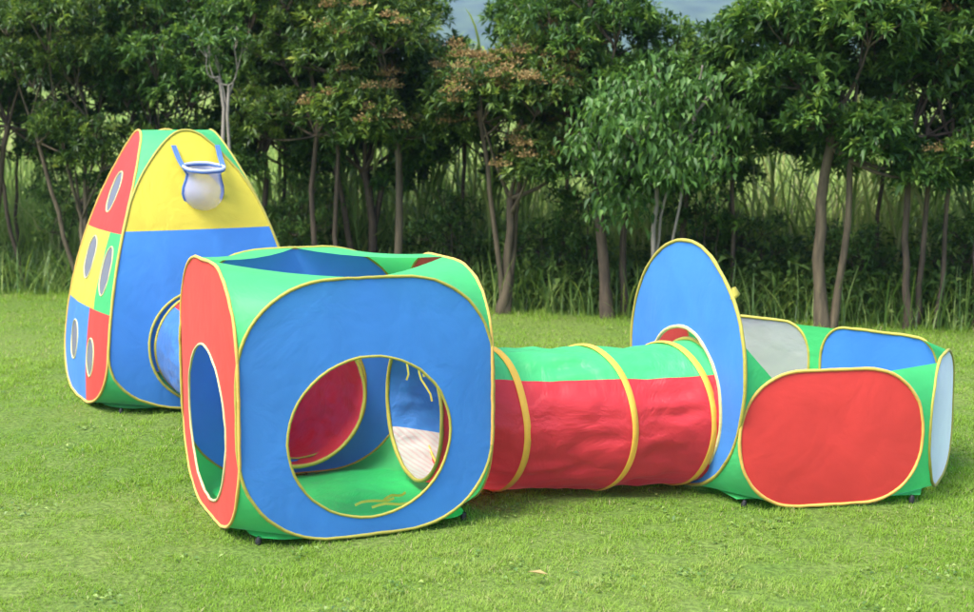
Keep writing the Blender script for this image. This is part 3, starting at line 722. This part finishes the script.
def yel(u, v): return 1 if v > .732 else 0
hole = ell(-.02, .255, .232, .232)
ln = [[(-.30 + .60 * i / 20, .732) for i in range(21)]]
# split line ends must reach the outline
def hline(v): w_ = th(v) * .999; return [(-w_ + 2 * w_ * i / 20, v) for i in range(21)]
panel('side_panel', tent, off, tout, tm[0], [BLUE, YELLOW], [hole], [hline(.732)], yel, label='front panel, yellow above and blue below')
pipe('piping', tent, off, tout, tm[0], PIPE, .0058); pipe('opening_piping', tent, off, hole, tm[0], PIPE, .0058)
panel('side_panel', tent, off, tout, tm[1], [BLUE], [], [], None, label='plain blue side panel'); pipe('piping', tent, off, tout, tm[1], PIPE, .0058)
panel('side_panel', tent, off, tout, tm[2], [BLUE], [], [], None, label='plain blue rear panel'); pipe('piping', tent, off, tout, tm[2], PIPEO, .0058)
wins = [(.02, .88, .058, .085), (-.06, .60, .085, .09), (.235, .565, .055, .10), (-.15, .235, .075, .085), (.165, .20, .06, .08)]
wh = [ell(a, b, c, d, 32) for a, b, c, d in wins]
def patch(u, v):
    if v > .72: return 0
    if v > .40: return 1 if u < .155 else 2
    return 3 if u < .085 else 0
vl = lambda u, a, b: [(u, a + (b - a) * i / 12) for i in range(13)]
panel('side_panel', tent, off, tout, tm[3], [RED, YELLOW, GREEN, BLUE], wh, [hline(.72), hline(.40), vl(.155, .4, .72), vl(.085, .002, .4)], patch, step=.03, label='patchwork side panel of red, yellow, green and blue with five net windows')
pipe('piping', tent, off, tout, tm[3], PIPEO, .0058)
for h in wh:
    wo_ = disc('window', tent, off, h, tm[3], WINNET)
    ring_tube('window_piping', [tm[3](u, v) for u, v in h], .0036, PIPEP, wo_, off)
for k in range(4):
    k2 = (k + 1) % 4; iT = [i for i, (u, v) in enumerate(TQ) if v >= .5]; iB = [i for i, (u, v) in enumerate(TQ) if v <= .35]
    for idx in (iT, iB):
        A = [tm[k](*TQ[i]) for i in idx]; B = [tm[k2](-TQ[i][0], TQ[i][1]) for i in idx]
        gusset(tent, off, A, B, GREEN, 0)
fo2, _ = rrect(.80, .80, .2, .2)
panel('floor_sheet', tent, off, fo2, lambda u, v: (tcx + math.cos(TT_) * u - math.sin(TT_) * (v - .40), tcy + math.sin(TT_) * u + math.cos(TT_) * (v - .40), .022), GREEN, step=.08)
for sx, sy in ((-1, -1), (1, -1), (1, 1), (-1, 1)):
    u, v = sx * .36, sy * .36
    foot(tent, off, tcx + math.cos(TT_) * u - math.sin(TT_) * v, tcy + math.sin(TT_) * u + math.cos(TT_) * v)
# toss-net bag hanging on the yellow panel
def tn_(u, v, d):
    p = np.array(tm[0](u, v)); return p + np.array([math.sin(TT_), -math.cos(TT_), .25]) * d
bu, bv = .03, .972
hoop = [tn_(bu + .085 * math.cos(a), bv + .030 * math.sin(a), .072 + .062 * -math.sin(a)) for a in np.linspace(0, 2 * math.pi, 37)[:-1]]
bag_top = np.array(hoop); VV = list(bag_top); prof = [(.94, -.012), (.80, -.03), (.86, -.055), (.98, -.085), (1.0, -.11), (.90, -.14), (.66, -.165), (.35, -.178), (.05, -.182)]
cen = bag_top.mean(0)
for sc_, dz in prof:
    for p in bag_top:
        d = (p - cen) * sc_; q = cen + d + np.array([0, 0, dz])
        sh = max(0, -dz) * .18; q[:2] += np.array([math.sin(TT_), -math.cos(TT_)]) * -sh
        VV.append(q)
Fb = [(r_ * 36 + i, r_ * 36 + (i + 1) % 36, (r_ + 1) * 36 + (i + 1) % 36, (r_ + 1) * 36 + i) for r_ in range(len(prof)) for i in range(36)]
bag = npm('toss_net', off(VV), Fb, BAGNET, tent, True); bag['label'] = 'white net bag hung on the yellow panel'
ring_tube('net_hoop', hoop, .006, PALE, bag, off); ring_tube('hoop_trim', [q - np.array([0, 0, .008]) for q in hoop], .005, STRAPM, bag, off)
outl = [VV[(r_ + 1) * 36] for r_ in range(len(prof))] + [VV[(r_ + 1) * 36 + 18] for r_ in range(len(prof))][::-1]
outl = [np.array(VV[0])] + [np.array(p) for p in outl] + [np.array(VV[18])]
tubes('net_trim', [(outl, .0075)], STRAPM, bag, off, 6)
for s_ in (-1, 1):
    p0 = tn_(bu + s_ * .095, 1.075, .012); p1 = tn_(bu + s_ * .085, bv, .07)
    sdv = np.array([math.cos(TT_), math.sin(TT_), 0]) * .011; ptsb = []
    for t in np.linspace(0, 1, 6):
        q = p0 * (1 - t) + p1 * t + np.array([0, 0, -.01 * math.sin(math.pi * t)]); ptsb += [q - sdv, q + sdv]
    npm('strap', off(ptsb), [(2 * i, 2 * i + 1, 2 * i + 3, 2 * i + 2) for i in range(5)], STRAPM, bag, True)

# ================================================================== BALL PIT
pit = empty('ball_pit', (1.1, 4.85, 0), 'low open-topped ball pit with red front wall and tall blue oval entrance', 'ball pit'); off = Off(pit)
PH = .425
def seg_panel(a, b, mat, pmat, seed, nm, H=PH, net=False, rx=.15, ry=.17, label=None):
    a = np.array(a); b = np.array(b); W = np.linalg.norm(b - a); ang = math.atan2(*(b - a)[::-1]); f = frame(tuple((a + b) / 2), ang, bulge=.015, W=W, H=H, seed=seed, amp=.004)
    ol, q = rrect(W, H, rx, ry, bow=.015)
    panel(nm, pit, off, ol, f, mat, label=label); pipe('piping', pit, off, ol, f, pmat, .0056)
    return f, q, H
A_, B_, C_, D_, E_ = (.770, 4.175), (1.365, 4.295), (1.61, 4.76), (1.25, 5.20), (.84, 5.56)
fr_ = seg_panel(A_, B_, RED, PIPEO, 11, 'wall_panel', rx=.20, ry=.208, label='red front wall panel')
rt_ = seg_panel((1.395, 4.315), C_, PALE, PIPE, 12, 'wall_panel', rx=.19, ry=.205, label='pale blue-white right wall panel')
rr_ = seg_panel((1.58, 4.83), (1.25, 5.18), BLUE, PIPE, 13, 'wall_panel', rx=.10, ry=.13, label='blue rear wall panel')
me_ = seg_panel((1.215, 5.215), E_, NET, PIPE, 14, 'net_panel', rx=.11, ry=.14, label='grey net rear wall panel')
rl_ = seg_panel((.81, 5.54), (.52, 4.97), RED, PIPEO, 15, 'wall_panel', rx=.13, label='red wall panel behind the oval panel')
def pit_gus(pa, pb):
    for sgn in (0, 1):
        qa, qb = pa[1], pb[1]; idx = range(0, 18)
        A = [pa[0](qa[i][0], qa[i][1] if not sgn else pa[2] - qa[i][1]) for i in idx]; B = [pb[0](-qb[i][0], qb[i][1] if not sgn else pb[2] - qb[i][1]) for i in idx]
        gusset(pit, off, A, B, GREEN, 0)
pit_gus(fr_, rt_); pit_gus(rt_, rr_); pit_gus(rr_, me_); pit_gus(me_, rl_)
# tall round entrance panel, seen at a slant
ec = (.645, 4.51); ea = R(21 - 90); ER = .405
fe = frame(ec, ea, bulge=.01, W=.8, H=.80, seed=21, amp=.006)
def circ(R_, cv, n=72, sq=1.0): return [(R_ * math.cos(2 * math.pi * i / n), cv + sq * R_ * math.sin(2 * math.pi * i / n)) for i in range(n)]
eo = circ(.38, .40, sq=1.05); eh = circ(.246, .272, 56)
panel('entrance_panel', pit, off, eo, fe, BLUE, [eh], label='tall round blue entrance panel'); pipe('piping', pit, off, eo, fe, PIPE, .0062); pipe('opening_piping', pit, off, eh, fe, PIPEP, .0065)
def disc_edge(sgn, zs):
    out = []
    for z in zs:
        s = max(0, 1 - ((z - .40) / .401) ** 2) ** .5; out.append(fe(sgn * .38 * s, z))
    return out
def wall_edge(f, q, H, sgn, zs):
    qq = [(abs(u), v) for u, v in q]; full = [(u, H - v) for u, v in qq[::-1]] + qq[1:]   # bottom to top, right half
    out = []
    for z in zs:
        z = min(max(z, 0), H); u = np.interp(z, [p[1] for p in full], [p[0] for p in full]); out.append(f(sgn * u, z))
    return out
zs = list(np.linspace(.0, PH, 26))
# frame direction of the entrance panel runs from far-left to near-right: u>0 is the near edge
gusset(pit, off, disc_edge(1, [z if z < .21 else .21 + (z - .21) * 1.4 for z in zs]), wall_edge(*fr_, -1, [z * .945 for z in zs]), GREEN, 0)
gusset(pit, off, disc_edge(-1, zs), wall_edge(*rl_, 1, zs), GREEN, 0)
fl = [(.78, 4.26), (1.37, 4.31), (1.55, 4.80), (1.23, 5.14), (.83, 5.48), (.55, 4.95)]
pyd('floor_sheet', off([(x, y, .022) for x, y in fl]), [tuple(range(6))], GREEN, pit)
foot(pit, off, .80, 4.24); foot(pit, off, 1.34, 4.30); foot(pit, off, 1.58, 4.80); foot(pit, off, 1.27, 5.24)
# yellow tie knot at the edge of the entrance panel
kn = np.array(fe(.292, .66)); tubes('tie_knot', [([kn + np.array([0, 0, -.02]), kn + np.array([.012, 0, 0]), kn + np.array([.004, 0, .02])], [.007, .014, .006])], PIPE, pit, off)

# ================================================================== SMALL THINGS ON THE LAWN
cp = []
for k in range(150):
    y = 3.0 + 5.0 * random.random() ** 1.3; x = random.uniform(-1, 1) * (y * .40 + .2); m = random.randint(6, 26); sp = random.uniform(.02, .07)
    cp.append(np.stack([x + rng.normal(0, sp, m), y + rng.normal(0, sp, m), rng.uniform(.004, .012, m)], 1))
P = np.concatenate(cp); P = P[P[:, 1] < hedge_y(P[:, 0])]; n = len(P); D = unit(n); D[:, 2] = abs(D[:, 2]) * .3
wl = leaves_mesh('lawn_weeds', P, D, unit(n) * .3 + np.array([0, 0, 1.0]), rng.uniform(.010, .022, n), rng.uniform(.007, .014, n), rng.uniform(0, .3, n), UNDER, None, lambda v: v, np.clip(rng.normal(.6, .2, n), 0, 1))
tag(wl, 'small broad-leaved weeds scattered in the lawn', 'weeds', None, 'stuff')
g = np.random.default_rng(77)
xl, yl = .105, 3.53
lf = leaves_mesh('dry_leaf', np.array([[0, 0, .0]]), np.array([[.8, -.5, .05]]), np.array([[0, 0, 1.0]]), np.array([.065]), np.array([.022]), np.array([.0]), FLOWER, None, lambda v: v, np.array([1.0]))
lf.location = (xl, yl, .03); tag(lf, 'pale dry leaf lying on the lawn in front of the tunnel', 'leaf')

# ================================================================== HAZE
hm = bpy.data.materials.new('haze_air'); hm.use_nodes = True; t = hm.node_tree; t.nodes.clear()
o_ = t.nodes.new('ShaderNodeOutputMaterial'); pv = t.nodes.new('ShaderNodeVolumePrincipled'); pv.inputs['Color'].default_value = (.50, .68, 1, 1); pv.inputs['Density'].default_value = .0006; pv.inputs['Anisotropy'].default_value = .2
t.links.new(pv.outputs[0], o_.inputs['Volume'])
x0, x1, y0, y1, z0, z1 = -950, 950, -320, 1550, -8, 160
V = [(x, y, z) for z in (z0, z1) for y in (y0, y1) for x in (x0, x1)]
hz = pyd('haze', V, [(0, 2, 3, 1), (4, 5, 7, 6), (0, 1, 5, 4), (2, 6, 7, 3), (0, 4, 6, 2), (1, 3, 7, 5)], hm, None, False)
tag(hz, 'thin pale haze in front of the far hill', 'haze', None, 'stuff')
